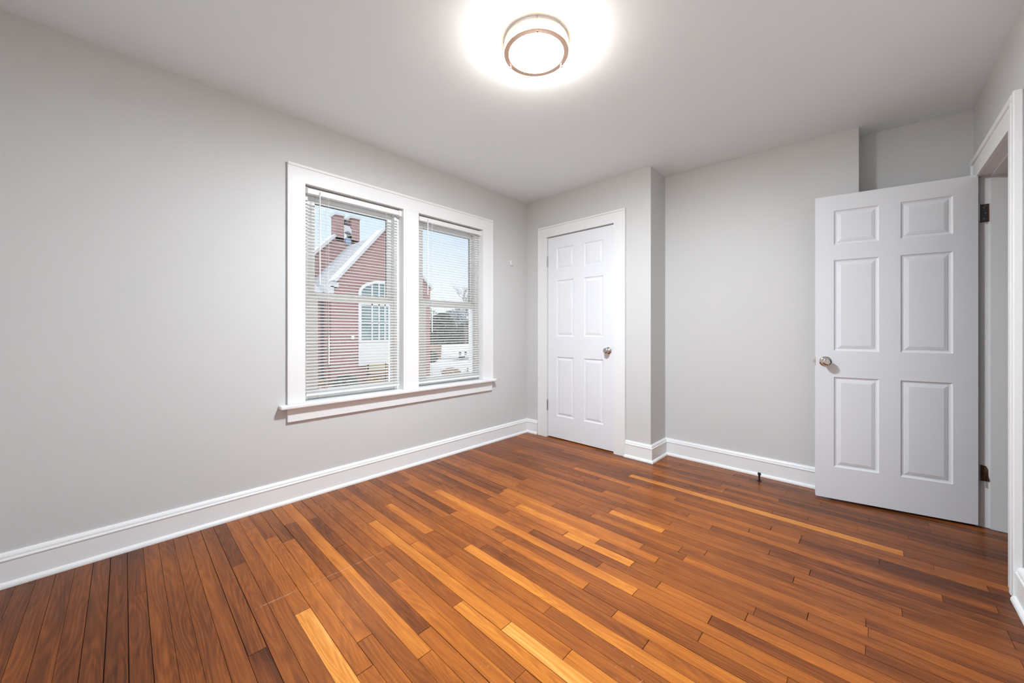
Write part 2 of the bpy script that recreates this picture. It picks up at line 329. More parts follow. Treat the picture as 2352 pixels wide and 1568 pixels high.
b=MB(); b.box(0,FX0,YF-0.12,YF,-0.004,ZT).box(FX1,XR,YF-0.12,YF,-0.004,ZT).box(FX0,FX1,YF-0.12,YF,-0.004,FZ0).box(FX0,FX1,YF-0.12,YF,FZ1,ZT)
struct('wall_front',b,'wall','grey wall facing the closet','wall')
b=MB(); b.box(4.30,4.42,YF-0.12,0.95,-0.004,ZT).box(XR+0.12,4.30,0.83,0.95,-0.004,ZT).box(XR+0.12,4.30,YF-0.12,YF,-0.004,ZT)
struct('wall_hall',b,'wall','grey hallway wall beyond the doorway','wall')
# ------------------------------------------------------------------ baseboards (swept profile, mitred)
PROF=[(0,0),(0.033,0),(0.0335,0.006),(0.031,0.014),(0.026,0.020),(0.0195,0.023),(0.018,0.110),(0.0200,0.113),(0.0215,0.117),(0.0205,0.121),(0.0165,0.125),(0.0150,0.134),(0.011,0.141),(0.006,0.146),(0,0.147)]
def baseboard(path,names,labels):
    pts=[Vector(p) for p in path]; n=len(pts); dirs=[(pts[i+1]-pts[i]).normalized() for i in range(n-1)]
    nor=[Vector((-d.y,d.x)) for d in dirs]       # room side is on the left of travel
    rings=[]
    for i in range(n):
        if i==0: m=nor[0]
        elif i==n-1: m=nor[-1]
        else:
            m=nor[i-1]+nor[i]; m=m/(m.dot(nor[i]))
        rings.append([(pts[i].x+m.x*d,pts[i].y+m.y*d,z) for d,z in PROF])
    q=len(PROF)
    for i in range(n-1):
        if not names[i]: continue
        mb=MB(); vs=rings[i]+rings[i+1]; fs=[(j,(j+1)%q,(j+1)%q+q,j+q) for j in range(q)]+[tuple(range(q)),tuple(range(2*q-1,q-1,-1))]
        mb.add(vs,fs); struct(names[i],mb,'trim',labels[i],'baseboard')
e=0.0005
baseboard([(0.160,-e),(e,-e),(e,YF+0.001),(XR-e,YF+0.001),(XR-e,-0.538)],['baseboard_closet_left','baseboard_left','baseboard_front','baseboard_right'],
  ['short white baseboard left of the closet door','long white baseboard under the double window','white baseboard on the wall facing the closet','white baseboard beside the doorway'])
baseboard([(XR-e,0.386),(XR-e,YA-e),(XA+e,YA-e),(XA+e,YB-e),(XC+e,YB-e),(XC+e,-e),(1.166,-e)],['baseboard_alcove_right','baseboard_alcove','baseboard_alcove_left','baseboard_back','baseboard_closet_side','baseboard_closet_right'],
  ['white baseboard right of the alcove behind the open door','white baseboard in the alcove behind the open door','white baseboard on the alcove corner','white baseboard along the back wall behind the door stop','white baseboard on the narrow side of the closet','short white baseboard right of the closet door'])
# ------------------------------------------------------------------ casings
def casing_u(parent,axis,face,sign,a0,a1,z0,ztop,w,wh,band=0.018,th=0.019,bth=0.027,name=('casing_side','casing_head','casing_band')):
    """flat casing with a raised outer band around an opening a0..a1 up to ztop; axis = normal axis of the wall"""
    def bx(mb,u0,u1,z0_,z1_,t):
        lo,hi=sorted((face,face+sign*t))
        if axis=='x': mb.box(lo,hi,u0,u1,z0_,z1_)
        else: mb.box(u0,u1,lo,hi,z0_,z1_)
    objs=[]
    for u0,u1 in ((a0-w,a0),(a1,a1+w)):
        mb=MB(); bx(mb,u0+(0.0 if u0<a0-w/2 else 0),u1,z0,ztop,th); objs.append(mb.build(name[0],'trim',parent,bevel=0.0007))
    mb=MB(); bx(mb,a0-w,a1+w,ztop+0.0001,ztop+wh,th); objs.append(mb.build(name[1],'trim',parent,bevel=0.0007))
    for u0,u1,za,zb in ((a0-w-0.001,a0-w+band,z0,ztop+wh-band),(a1+w-band,a1+w+0.001,z0,ztop+wh-band),(a0-w-0.001,a1+w+0.001,ztop+wh-band,ztop+wh+0.001)):
        mb=MB(); bx(mb,u0,u1,za,zb,bth); objs.append(mb.build(name[2],'trim',parent,bevel=0.004,segs=3))
    return objs
# closet door frame
tr=empty('trim_1',(0.66,0,0),'white casing around the closed closet door','door frame',kind='structure')
casing_u(tr,'y',-0.0004,-1,0.286,1.060,0.0,2.090,0.112,0.110)
mb=MB().box(0.2685,0.2865,-0.0003,0.0995,0,2.1075); mb.build('jamb','trim',tr); mb=MB().box(1.0595,1.0775,-0.0003,0.0995,0,2.1075); mb.build('jamb','trim',tr)
MB().box(0.287,1.059,-0.0003,0.0995,2.0895,2.1075).build('jamb_head','trim',tr)
mb=MB().box(0.287,0.299,0.038,0.07,0,2.089).box(1.047,1.059,0.038,0.07,0,2.089).box(0.299,1.047,0.038,0.07,2.077,2.089); mb.build('door_stop_strip','trim',tr,bevel=0.0008)
# doorway frame in the right wall
tr=empty('trim_2',(XR,-0.06,0),'white casing around the doorway on the right','door frame',kind='structure')
casing_u(tr,'x',XR-0.0004,-1,DY0,DY1,0.0,DZ,0.087,0.118,band=0.026,th=0.018,bth=0.026)
# the near side casing is wider than the far one
MB().box(XR-0.0184,XR-0.0004,-0.532,-0.5065,0,DZ+0.118).build('casing_side','trim',tr,bevel=0.0008)
MB().box(XR-0.0264,XR-0.0004,-0.5375,-0.512,0,DZ+0.119).build('casing_band','trim',tr,bevel=0.004,segs=3)
for y0,y1 in ((DY0-0.0195,DY0),(DY1,DY1+0.0195)): MB().box(XR-0.0003,XR+0.1203,y0,y1,0,DZ+0.0195).build('jamb','threshold',tr)
MB().box(XR-0.0003,XR+0.1203,DY0+0.0003,DY1-0.0003,DZ,DZ+0.0195).build('jamb_head','threshold',tr)
mb=MB().box(XR+0.036,XR+0.118,DY1-0.0125,DY1-0.0002,0,DZ-0.0005).box(XR+0.036,XR+0.118,DY0+0.0002,DY0+0.0125,0,DZ-0.0005); mb.box(XR+0.036,XR+0.118,DY0+0.0125,DY1-0.0125,DZ-0.013,DZ-0.0005); mb.build('door_stop_strip','threshold',tr,bevel=0.0008)
# hinge seats on the far jamb
hg=MB().box(XR+0.0005,XR+0.033,DY1-0.0022,DY1-0.0004,1.732,1.834).build('hinge_mortise','rawwood',tr); tag(hg,'dark mortise with a red-brown edge')
hl=child(MB().box(XR+0.001,XR+0.027,DY1-0.0040,DY1-0.0023,1.738,1.828),'hinge_leaf','oldsteel',hg,bevel=0.001)
hl.parent=hg
mb=MB()
for zz in (1.752,1.783,1.814): mb.lathe([(0.0,0.0012),(0.003,0.001),(0.0034,0)],(XR+0.014+(0.006 if zz==1.783 else 0),DY1-0.0040,zz),(0,-1,0),12)
child(mb,'screw','steel',hl)
hg=MB().prism([(XR+0.0005,0.262),(XR+0.034,0.262),(XR+0.034,0.275),(XR+0.030,0.295),(XR+0.029,0.330),(XR+0.022,0.348),(XR+0.0005,0.352)],'y',DY1-0.0022,DY1-0.0004).build('hinge_mortise','rawwood',tr); tag(hg,'bare brown mortise chipped at its edge')
# ------------------------------------------------------------------ panelled doors
def panel_leaf(w,z0,z1,xs,rows,th,name,parent,arr=None):
    """six raised panels moulded into both faces; local x along the leaf, front face at y=0, leaf thickness toward +y"""
    X=[0]+[v for p in xs for v in p]+[w]; Z=[z0]+[v for p in rows for v in p]+[z1]
    mb=MB()
    for face in (0,1):
        def pt(x,z,d): return (x,d if face==0 else th-d,z)
        for i in range(len(X)-1):
            for j in range(len(Z)-1):
                x0,x1,za,zb=X[i],X[i+1],Z[j],Z[j+1]
                if not((i%2==1) and (j%2==1)):
                    mb.add([pt(x0,za,0),pt(x1,za,0),pt(x1,zb,0),pt(x0,zb,0)],[(0,1,2,3)])
                else:
                    rings=[(0,0),(0.002,0.0035),(0.006,0.0065),(0.012,0.0085),(0.017,0.0085),(0.019,0.0065),(0.034,0.0025),(0.036,0.0020)]
                    vs=[]
                    for ins,d in rings: vs+=[pt(x0+ins,za+ins,d),pt(x1-ins,za+ins,d),pt(x1-ins,zb-ins,d),pt(x0+ins,zb-ins,d)]
                    fs=[]
                    for r_ in range(len(rings)-1):
                        for q in range(4): fs.append((r_*4+q,r_*4+(q+1)%4,(r_+1)*4+(q+1)%4,(r_+1)*4+q))
                    l=(len(rings)-1)*4; fs.append((l,l+1,l+2,l+3)); mb.add(vs,fs)
    mb.add([(0,0,z0),(0,th,z0),(0,th,z1),(0,0,z1)],[(0,1,2,3)]); mb.add([(w,0,z0),(w,th,z0),(w,th,z1),(w,0,z1)],[(0,1,2,3)])
    mb.add([(0,0,z0),(w,0,z0),(w,th,z0),(0,th,z0)],[(0,1,2,3)]); mb.add([(0,0,z1),(w,0,z1),(w,th,z1),(0,th,z1)],[(0,1,2,3)])
    o=mb.build(name,'door',parent)
    me=o.data; bm=bmesh.new(); bm.from_mesh(me); bmesh.ops.remove_doubles(bm,verts=bm.verts,dist=0.00001); bmesh.ops.recalc_face_normals(bm,faces=bm.faces); bm.to_mesh(me); bm.free()
    return o
KNOB=[(0.0,0.0),(0.0,0.0)]
def knob(parent,x,y,z,sgn):
    """sgn -1: toward -y. ball knob with dished face on a domed rose; button in the middle"""
    k=MB().lathe([(0.0,0.0),(0.033,0.0),(0.0335,0.003),(0.031,0.007),(0.024,0.010),(0.015,0.0125),(0.0125,0.016),(0.0115,0.022),(0.013,0.027),(0.020,0.031),(0.0255,0.037),(0.0275,0.044),(0.0270,0.051),(0.0240,0.0575),(0.0190,0.0615),(0.0120,0.0630),(0.0095,0.0628),(0.0085,0.0605),(0.0,0.0605)],(x,y,z),(0,sgn,0),40).build('knob','nickel',parent,smooth=True)
    b_=MB().lathe([(0.0,0.0640),(0.0028,0.0638),(0.0035,0.0625),(0.0036,0.0606)],(x,y,z),(0,sgn,0),20).build('lock_button','nickel',None,smooth=True); b_.parent=k
    return k
# closet door
d1=empty('door_1',(0.294,0.001,0),'closed white six-panel closet door','door',kind='structure',local=True)
panel_leaf(0.758,0.012,2.080,[(0.111,0.321),(0.439,0.649)],[(0.237,0.843),(1.055,1.628),(1.740,1.963)],0.035,'leaf',d1)
knob(d1,0.703,0.0,0.93,-1)
for z0,z1 in ((1.789,1.889),(0.286,0.389)):
    mb=MB().tube([(-0.0045,-0.0075,z0),(-0.0045,-0.0075,z1)],0.0055,14); 
    hb=mb.build('hinge','steel',d1,smooth=True)
    c_=MB().box(-0.003,0.0,-0.004,0.0005,z0+0.002,z1-0.002).build('hinge_leaf','steel'); c_.parent=hb
    c_=MB().lathe([(0.0,0.004),(0.004,0.003),(0.005,0.0)],(-0.0045,-0.0075,z1),(0,0,1),14).lathe([(0.0,0.004),(0.004,0.003),(0.005,0.0)],(-0.0045,-0.0075,z0),(0,0,-1),14).build('hinge_pin','steel'); c_.parent=hb
# open door
fr=Vector((2.471,0.119)); hn=Vector((3.176,0.265)); ang=math.atan2(hn.y-fr.y,hn.x-fr.x)
d2=empty('door_2',(fr.x,fr.y,0),'open white six-panel door standing in front of the alcove','door',kind='structure',rz=ang,local=True)
panel_leaf(0.7185,0.014,2.000,[(0.093,0.309),(0.405,0.622)],[(0.224,0.812),(0.983,1.577),(1.677,1.900)],0.035,'leaf',d2)
knob(d2,0.050,0.0,0.912,-1); knob(d2,0.050,0.035,0.912,1)
lp=MB().box(-0.0016,0.0003,0.006,0.029,0.883,0.941).build('latch_plate','nickel',d2,bevel=0.0006)
c_=MB().prism([(-0.013,0.011),(-0.0016,0.011),(-0.0016,0.025),(-0.005,0.025)],'z',0.902,0.922).build('latch_bolt','nickel'); c_.parent=lp
for z0,z1 in ((1.735,1.831),(0.268,0.350)):
    hb=MB().tube([(0.7225,-0.0035,z0),(0.7225,-0.0035,z1)],0.0038,12).build('hinge','oldsteel',d2,smooth=True)
# ------------------------------------------------------------------ window
w1=empty('window_1',(0,-1.46,0.61),'white double window with two hung sashes in one casing','window',kind='structure')
def wb(name,mat,*bx,bevel=0.0,parent=w1):
    mb=MB()
    for q in bx: mb.box(*q)
    return mb.build(name,mat,parent,bevel=bevel)
cf=0.021
wb('casing_side','trim',(0.0004,cf,-2.354,WY0,WZ0-0.003,WZ1),bevel=0.0007); wb('casing_side','trim',(0.0004,cf,VY1,-0.537,WZ0-0.003,WZ1),bevel=0.0007)
wb('mullion_casing','trim',(0.0004,cf,WY1,VY0,WZ0-0.003,WZ1),bevel=0.0007)
wb('casing_head','trim',(0.0004,cf,-2.354,-0.537,WZ1+0.0001,2.211),bevel=0.0007)
wb('casing_band','trim',(0.0004,cf+0.006,-2.355,-0.536,2.193,2.2115),bevel=0.003)
wb('casing_band','trim',(0.0004,cf+0.003,-0.548,-0.536,WZ0-0.003,2.193),bevel=0.003)
MB().prism([(-0.060,WY0+0.001),(-0.060,VY1-0.001),(0.0004,VY1-0.001),(0.0004,-0.520),(0.060,-0.520),(0.060,-2.402),(0.0004,-2.402),(0.0004,WY0+0.001)],'z',0.612,WZ0-0.004).build('stool','trim',w1,bevel=0.006)
wb('apron','trim',(0.0004,0.019,-2.354,-0.545,0.521,0.612),bevel=0.002)
for a,b_ in ((WY0,WY1),(VY0,VY1)):
    wb('jamb_liner','trim',(-0.158,0.0003,a-0.0195,a,WZ0-0.024,WZ1+0.0195),(-0.158,0.0003,b_,b_+0.0195,WZ0-0.024,WZ1+0.0195),(-0.158,0.0003,a,b_,WZ1,WZ1+0.0195))
    wb('sill','sash',(-0.20,-0.0605,a,b_,0.60,0.640),bevel=0.003)
    i0,i1=a+0.040,b_-0.040         # vinyl frame stops narrow the opening
    wb('window_frame','sash',(-0.155,-0.058,a+0.0003,i0,0.6405,2.0945),(-0.155,-0.058,i1,b_-0.0003,0.6405,2.0945),(-0.155,-0.058,i0,i1,2.062,2.0945),bevel=0.002)
    # lower sash (inner), glass at x=-0.085
    g0,g1=a+0.108,b_-0.060
    if a<-2: g0,g1=-2.142,-1.585
    else: g0,g1=-1.257,-0.712
    s=wb('lower_sash','sash',(-0.101,-0.066,i0+0.0005,g0,0.642,1.362),(-0.101,-0.066,g1,i1-0.0005,0.642,1.362),(-0.101,-0.066,g0,g1,0.642,0.702),(-0.101,-0.066,g0,g1,1.325,1.362),bevel=0.003)
    child(MB().box(-0.087,-0.083,g0-0.004,g1+0.004,0.698,1.329),'window_pane','glass',s)
    lk=child(MB().box(-0.096,-0.072,(g0+g1)/2-0.03,(g0+g1)/2+0.03,1.3625,1.370).lathe([(0.0,0.012),(0.009,0.010),(0.010,0.0)],(-0.084,(g0+g1)/2,1.370),(0,0,1),16),'sash_lock','sash',s,bevel=0.001)
    h0,h1=g0-0.008,g1-0.015
    s=wb('upper_sash','sash',(-0.139,-0.104,i0+0.0005,h0,1.352,2.061),(-0.139,-0.104,h1,i1-0.0005,1.352,2.061),(-0.139,-0.104,h0,h1,1.352,1.387),(-0.139,-0.104,h0,h1,2.018,2.061),bevel=0.003)
    child(MB().box(-0.123,-0.119,h0-0.004,h1+0.004,1.383,2.022),'window_pane','glass',s)
    child(MB().box(-0.1295,-0.1235,h0,h0+0.004,1.387,2.018).box(-0.1295,-0.1235,h1-0.004,h1,1.387,2.018).box(-0.1295,-0.1235,h0,h1,2.013,2.018),'glazing_gasket','gasket',s)
# unseen matching window added to the front wall behind the camera for fill daylight
w2=empty('fill_window',(1.65,YF,0.61),'added unseen white double window giving fill daylight from the wall facing the closet','window',kind='structure')
mx_=(FX0+FX1)/2
wb('casing','trim',(FX0-0.11,FX0,YF+0.0004,YF+0.021,FZ0,FZ1),(FX1,FX1+0.11,YF+0.0004,YF+0.021,FZ0,FZ1),(FX0-0.11,FX1+0.11,YF+0.0004,YF+0.021,FZ1,FZ1+0.115),(mx_-0.07,mx_+0.07,YF-0.10,YF+0.021,FZ0,FZ1),bevel=0.002,parent=w2)
wb('stool','trim',(FX0-0.14,FX1+0.14,YF+0.0004,YF+0.06,FZ0-0.03,FZ0-0.0005),bevel=0.004,parent=w2)
for a,b_ in ((FX0,mx_-0.07),(mx_+0.07,FX1)):
    s=wb('sash','sash',(a,a+0.05,YF-0.10,YF-0.06,FZ0,FZ1),(b_-0.05,b_,YF-0.10,YF-0.06,FZ0,FZ1),(a+0.05,b_-0.05,YF-0.10,YF-0.06,FZ0,FZ0+0.06),(a+0.05,b_-0.05,YF-0.10,YF-0.06,FZ1-0.05,FZ1),(a+0.05,b_-0.05,YF-0.10,YF-0.06,1.335,1.375),parent=w2)
    child(MB().box(a+0.05,b_-0.05,YF-0.082,YF-0.078,FZ0+0.06,FZ1-0.05),'window_pane','glass',s)
# ------------------------------------------------------------------ mini blinds
def blind(a,b_,zb,ywand,zw,ycords,label,tassel):
    t=empty('venetian_blind',(-0.02,(a+b_)/2,WZ1-0.02),label,'blind',group='white venetian blinds in the double window')
    y0,y1=a+0.012,b_-0.012
    # head rail: open-topped channel
    mb=MB().prism([(-0.042,2.046),(-0.012,2.046),(-0.010,2.049),(-0.010,2.082),(-0.0125,2.082),(-0.0125,2.050),(-0.0415,2.050),(-0.0415,2.082),(-0.044,2.082),(-0.044,2.049)],'y',y0,y1)
    mb.build('headrail','blind',t)
    for ya,yb in ((a+0.0006,y0+0.012),(y1-0.012,b_-0.0006)):
        MB().box(-0.047,-0.006,ya,yb,2.040,2.086).build('bracket','bracket' if ya<(a+b_)/2 else 'blind',t,bevel=0.002)
    # slats: crowned, tilted slightly with the room edge low
    mb=MB(); z=zb+0.030; n=0; pitch=0.0222; w=0.0245; tilt=R_(19); hh=0.0016
    rnd=random.Random(3+int(a*10))
    while z<2.036:
        tl=tilt+rnd.uniform(-0.03,0.03); pr=[]
        for i in range(5):
            s_=i/4-0.5; cx=s_*w; cz=hh*(1-(2*s_)**2)
            pr.append((cx*math.cos(tl)+cz*math.sin(tl),-cx*math.sin(tl)+cz*math.cos(tl)))
        th=0.0004
        poly=[(-0.027+p[0],z+p[1]) for p in pr]+[(-0.027+p[0],z+p[1]-th) for p in reversed(pr)]
        sg=rnd.uniform(-0.0006,0.0006)
        mb.prism(poly,'y',y0+0.004+sg,y1-0.004+sg); z+=pitch; n+=1
    mb.build('slats','slat',t)
    # a few spare slats gathered on the bottom rail
    mb=MB()
    for i in range(3): mb.box(-0.039,-0.015,y0+0.004,y1-0.004,zb+0.0125+i*0.0028,zb+0.0137+i*0.0028)
    mb.build('stacked_slats','blind',t)
    MB().box(-0.039,-0.015,y0+0.004,y1-0.004,zb-0.004,zb+0.012).build('bottom_rail','blind',t,bevel=0.003)
    for yc in ycords:
        MB().tube([(-0.0395,yc,2.046),(-0.0395,yc,zb+0.01)],0.0006,6).tube([(-0.0145,yc,2.046),(-0.0145,yc,zb+0.01)],0.0007,6).build('ladder_cord','cord',t)
    wd=MB().tube([(-0.006,ywand,2.052),(-0.004,ywand,2.046),(-0.004,ywand,zw)],0.0042,8).build('tilt_wand','wand',t,smooth=True)
    hk=MB().tube([(-0.006,ywand,2.068),(-0.002,ywand,2.064),(-0.002,ywand,2.054),(-0.005,ywand,2.048)],0.0016,8).build('wand_hook','steel',None,smooth=True); hk.parent=wd
    yl,zt=tassel
    lc=MB().tube([(-0.008,yl,2.048),(-0.007,yl,zt)],0.0011,6).build('lift_cord','cord',t)
    ts=MB().tube([(-0.007,yl,zt+0.002),(-0.007,yl,zt-0.03),(-0.007,yl,zt-0.20)],[0.0025,0.0045,0.0045],10).build('tassel','wand',None,smooth=True); ts.parent=lc
    return t
blind(WY0,WY1,0.674,-2.150,1.43,(-2.10,-1.655),'white venetian blind over the left sashes, facing the brick gable','x' and (-2.090,1.075))
blind(VY0,VY1,0.668,-1.280,1.42,(-1.225,-0.80),'white venetian blind over the right sashes, facing open sky',(-1.235,1.30))
# ------------------------------------------------------------------ ceiling lamp
lx,ly=1.580,-1.720; lz=zc(lx)
L=empty('ceiling_lamp',(lx,ly,lz),'round flush ceiling lamp with two rose-gold rings and a lit white diffuser','lamp')
def ring(z0,z1,r0,r1,name):
    return MB().lathe([(r0,z0),(r1,z0),(r1,z1),(r0,z1)],(lx,ly,0),(0,0,1),72,closed=True).build(name,'copper',L,bevel=0.0012)
MB().lathe([(0.0,lz+0.004),(0.147,lz+0.004),(0.147,2.4835),(0.0,2.4835)],(lx,ly,0),(0,0,1),64).build('base_pan','trim',L,smooth=True)
ring(2.4735,2.4835,0.134,0.1535,'trim_ring'); ring(2.436,2.4455,0.1300,0.1535,'trim_ring')
MB().lathe([(0.1285,2.4830),(0.1285,2.4460)],(lx,ly,0),(0,0,1),64).build('diffuser_drum','diffuser_side',L,smooth=True)
MB().lathe([(0.1295,2.4400),(0.120,2.4375),(0.09,2.434),(0.05,2.4315),(0.0,2.4305)],(lx,ly,0),(0,0,1),64).build('diffuser','diffuser',L,smooth=True)
na=math.atan2(-3.085-ly,2.730-lx)
for k in range(3):
    a=na+k*2*math.pi/3+0.03; px,py=lx+0.1475*math.cos(a),ly+0.1475*math.sin(a)
    rd=MB().tube([(px,py,lz-0.001),(px,py,2.437)],0.0032,12).build('rod','copper',L,smooth=True)
    f_=MB().lathe([(0.0035,0),(0.0055,-0.002),(0.0062,-0.006),(0.0045,-0.0105),(0.0,-0.0125)],(px,py,2.4362),(0,0,1),16).build('finial','nickel',None,smooth=True); f_.parent=rd
# ------------------------------------------------------------------ floor door stop, wall hook
ds=empty('floor_door_stop',(2.140,0.180,0),'dark bronze door stop screwed to the floor before the back baseboard','door stop')
MB().lathe([(0.0,0.0),(0.016,0.0),(0.0165,0.002),(0.012,0.004),(0.008,0.0055),(0.0065,0.008),(0.0062,0.044),(0.0,0.044)],(2.140,0.180,0.0004),(0,0,1),24).build('post','bronze',ds,smooth=True)
MB().lathe([(0.0,0.0),(0.0095,0.0),(0.0105,0.003),(0.0105,0.013),(0.009,0.016),(0.0,0.0165)],(2.140,0.180,0.0445),(0,0,1),24).build('rubber_cap','rubber',ds,smooth=True)
hk=empty('wall_hook',(0,-0.262,1.82),'small white screw-in hook on the wall right of the window','hook')
MB().box(0.0003,0.0035,-0.270,-0.254,1.806,1.852).build('backplate','plastic',hk,bevel=0.0015)
pts=[(0.004,-0.262,1.846),(0.0045,-0.262,1.822),(0.0075,-0.262,1.809),(0.014,-0.262,1.802),(0.023,-0.262,1.802),(0.031,-0.262,1.808),(0.036,-0.262,1.819)]
MB().tube(pts,0.0042,10).build('hook_arm','plastic',hk,smooth=True)
# ------------------------------------------------------------------ outside: street level 1.2 m below the floor
GZ=-1.20
g=MB().box(-70,-0.17,-30,80,GZ-0.3,GZ).build('ground','snow'); tag(g,'pale frosty ground outside the window','ground',kind='structure')
g=MB().prism([(-12.6,-2),(-9.5,-2),(-10.5,12),(-12.6,12)],'z',GZ+0.001,GZ+0.03).build('planting_bed','leaf_litter'); tag(g,'tan leaf-covered bed along the church wall','garden bed',kind='structure')
ch=empty('church',(-13,5.0,GZ),'red brick gabled church with slate roof and twin bell pillars','building')
GW=[(2.72,GZ),(7.43,GZ),(7.43,3.18),(5.00,5.60),(2.98,3.15),(2.98,2.88),(2.72,2.66)]
MB().prism(GW,'x',-13.6,-13.0).build('front_gable_wall','brick',ch)
MB().box(-13.7,-13.25,-6.0,2.72,GZ,2.55).build('aisle_wall','brick',ch)
MB().box(-17.3,-13.6,7.0,7.43,GZ,3.05).build('side_wall','brick',ch)
# coping of the front gable
def slab(p,q,t,x0,x1):
    d=(Vector(q)-Vector(p)).normalized(); n_=Vector((-d.y,d.x)); 
    return [tuple(p),tuple(q),tuple(Vector(q)+n_*t),tuple(Vector(p)+n_*t)]
mb=MB().prism(slab((2.90,3.08),(5.02,5.60),0.11,0,0),'x',-13.65,-12.92).prism(slab((4.98,5.60),(7.52,3.10),0.11,0,0),'x',-13.65,-12.92)
mb.box(-13.65,-12.92,2.68,2.99,2.86,3.02).box(-13.65,-12.92,2.66,2.80,2.60,2.90); mb.build('gable_coping','stone',ch)
# roof of the front gable running back, and the aisle roof
mb=MB(); mb.prism([(2.60,2.72),(5.0,5.50),(7.45,3.05),(7.45,2.95),(5.0,5.38),(2.60,2.62)],'x',-17.0,-13.62); mb.build('roof','slate',ch)
mb=MB(); mb.prism([(-13.15,2.50),(-17.0,4.2),(-17.0,4.1),(-13.15,2.38)],'y',-6.0,2.60); mb.build('aisle_roof','slate',ch)
mb=MB().tube([(-13.12,-6,2.46),(-13.12,2.66,2.46)],0.06,10); mb.build('gutter','white_panel',ch)
MB().tube([(-13.17,2.45,2.42),(-13.17,2.45,GZ+0.1)],0.045,10).build('downpipe','darkmetal',ch)
# rear gable with bell pillars
MB().prism([(0.2,GZ),(9.9,GZ),(9.9,0.9),(5.66,5.85),(4.42,5.90),(0.2,1.4)],'x',-17.6,-17.0).build('rear_gable_wall','brick',ch)
MB().prism(slab((0.2,1.4),(4.44,5.92),0.14,0,0),'x',-17.65,-16.9).build('rear_coping','stone',ch)
for y0,y1 in ((4.42,4.83),(5.22,5.66)):
    p_=MB().box(-17.6,-17.0,y0,y1,5.7,7.02).build('bell_pillar','brick',ch)
    child(MB().box(-17.65,-16.95,y0-0.05,y1+0.05,7.02,7.15),'capstone','stone',p_)
arc=[(4.83,5.95)]+[(5.025-0.195*math.cos(R_(a)),6.10+0.19*math.sin(R_(a))) for a in range(0,181,20)]+[(5.22,5.95),(5.22,6.42),(5.12,6.55),(4.93,6.55),(4.83,6.42)]
MB().prism(arc,'x',-17.5,-16.98).build('bell_arch','stone',ch)
MB().lathe([(0.0,0.22),(0.05,0.21),(0.08,0.12),(0.13,0.0),(0.11,0.0),(0.0,0.05)],(-17.3,5.025,6.70),(0,0,1),16).build('bell','darkmetal',ch,smooth=True)
MB().box(-17.4,-17.2,4.83,5.22,6.93,7.0).build('bell_beam','stone',ch)
MB().box(-16.99,-16.95,4.90,5.16,5.62,5.93).build('louver','louver',ch)
# arched window with white frame
af=MB(); yc=5.02; hw=1.20; z0=0.58; zs=2.70; zr=0.62
outer=[(yc-hw,z0)]+[(yc-hw*math.cos(R_(a)),zs+zr*math.sin(R_(a))) for a in range(0,181,9)]+[(yc+hw,z0)]
inner=[(yc-hw+0.12,z0+0.10)]+[(yc-(hw-0.12)*math.cos(R_(a)),zs+(zr-0.12)*math.sin(R_(a))) for a in range(0,181,9)]+[(yc+hw-0.12,z0+0.10)]
n=len(outer); vs=[(-12.93,*p) for p in outer]+[(-12.93,*p) for p in inner]+[(-13.01,*p) for p in outer]+[(-13.01,*p) for p in inner]
fs=[]
for i in range(n):
    j=(i+1)%n; fs+=[(i,j,n+j,n+i),(i,2*n+i,2*n+j,j),(n+i,n+j,3*n+j,3*n+i)]
awf=MB().add(vs,fs).build('arched_window_frame','white_panel',ch)
child(MB().prism(inner,'x',-13.02,-12.985),'pane','winglass',awf)
mb=MB()
for yy in (4.42,4.74,5.02,5.30,5.62): mb.box(-12.98,-12.95,yy-0.03,yy+0.03,z0+0.1,zs+zr*math.sqrt(max(0,1-((yy-yc)/hw)**2))-0.08)
mb.box(-12.98,-12.95,yc-hw+0.1,yc+hw-0.1,2.20,2.26).box(-12.98,-12.95,yc-hw+0.1,yc+hw-0.1,1.40,1.45)
child(mb,'glazing_bars','white_panel',awf)
MB().box(-12.99,-12.93,yc-hw,yc+hw,-0.42,0.57).build('window_apron_panel','white_panel',ch)
wl=MB().box(-13.0,-12.88,3.50,3.62,0.72,0.90).build('wall_lantern','white_panel',ch,bevel=0.02)
bn=empty('garden_bench',(-12.3,4.4,GZ),'tan slatted bench below the white church panel','bench')
MB().box(-12.45,-12.1,3.95,4.85,GZ+0.50,GZ+0.56).box(-12.5,-12.45,3.95,4.85,GZ+0.62,GZ+0.72).box(-12.5,-12.45,3.95,4.85,GZ+0.80,GZ+0.90).build('slats','tan',bn)
for yy in (4.0,4.8):
    MB().box(-12.5,-12.45,yy-0.03,yy+0.03,GZ,GZ+0.9).box(-12.45,-12.1,yy-0.03,yy+0.03,GZ+0.44,GZ+0.5).box(-12.15,-12.1,yy-0.03,yy+0.03,GZ,GZ+0.46).build('leg','darkmetal',bn)
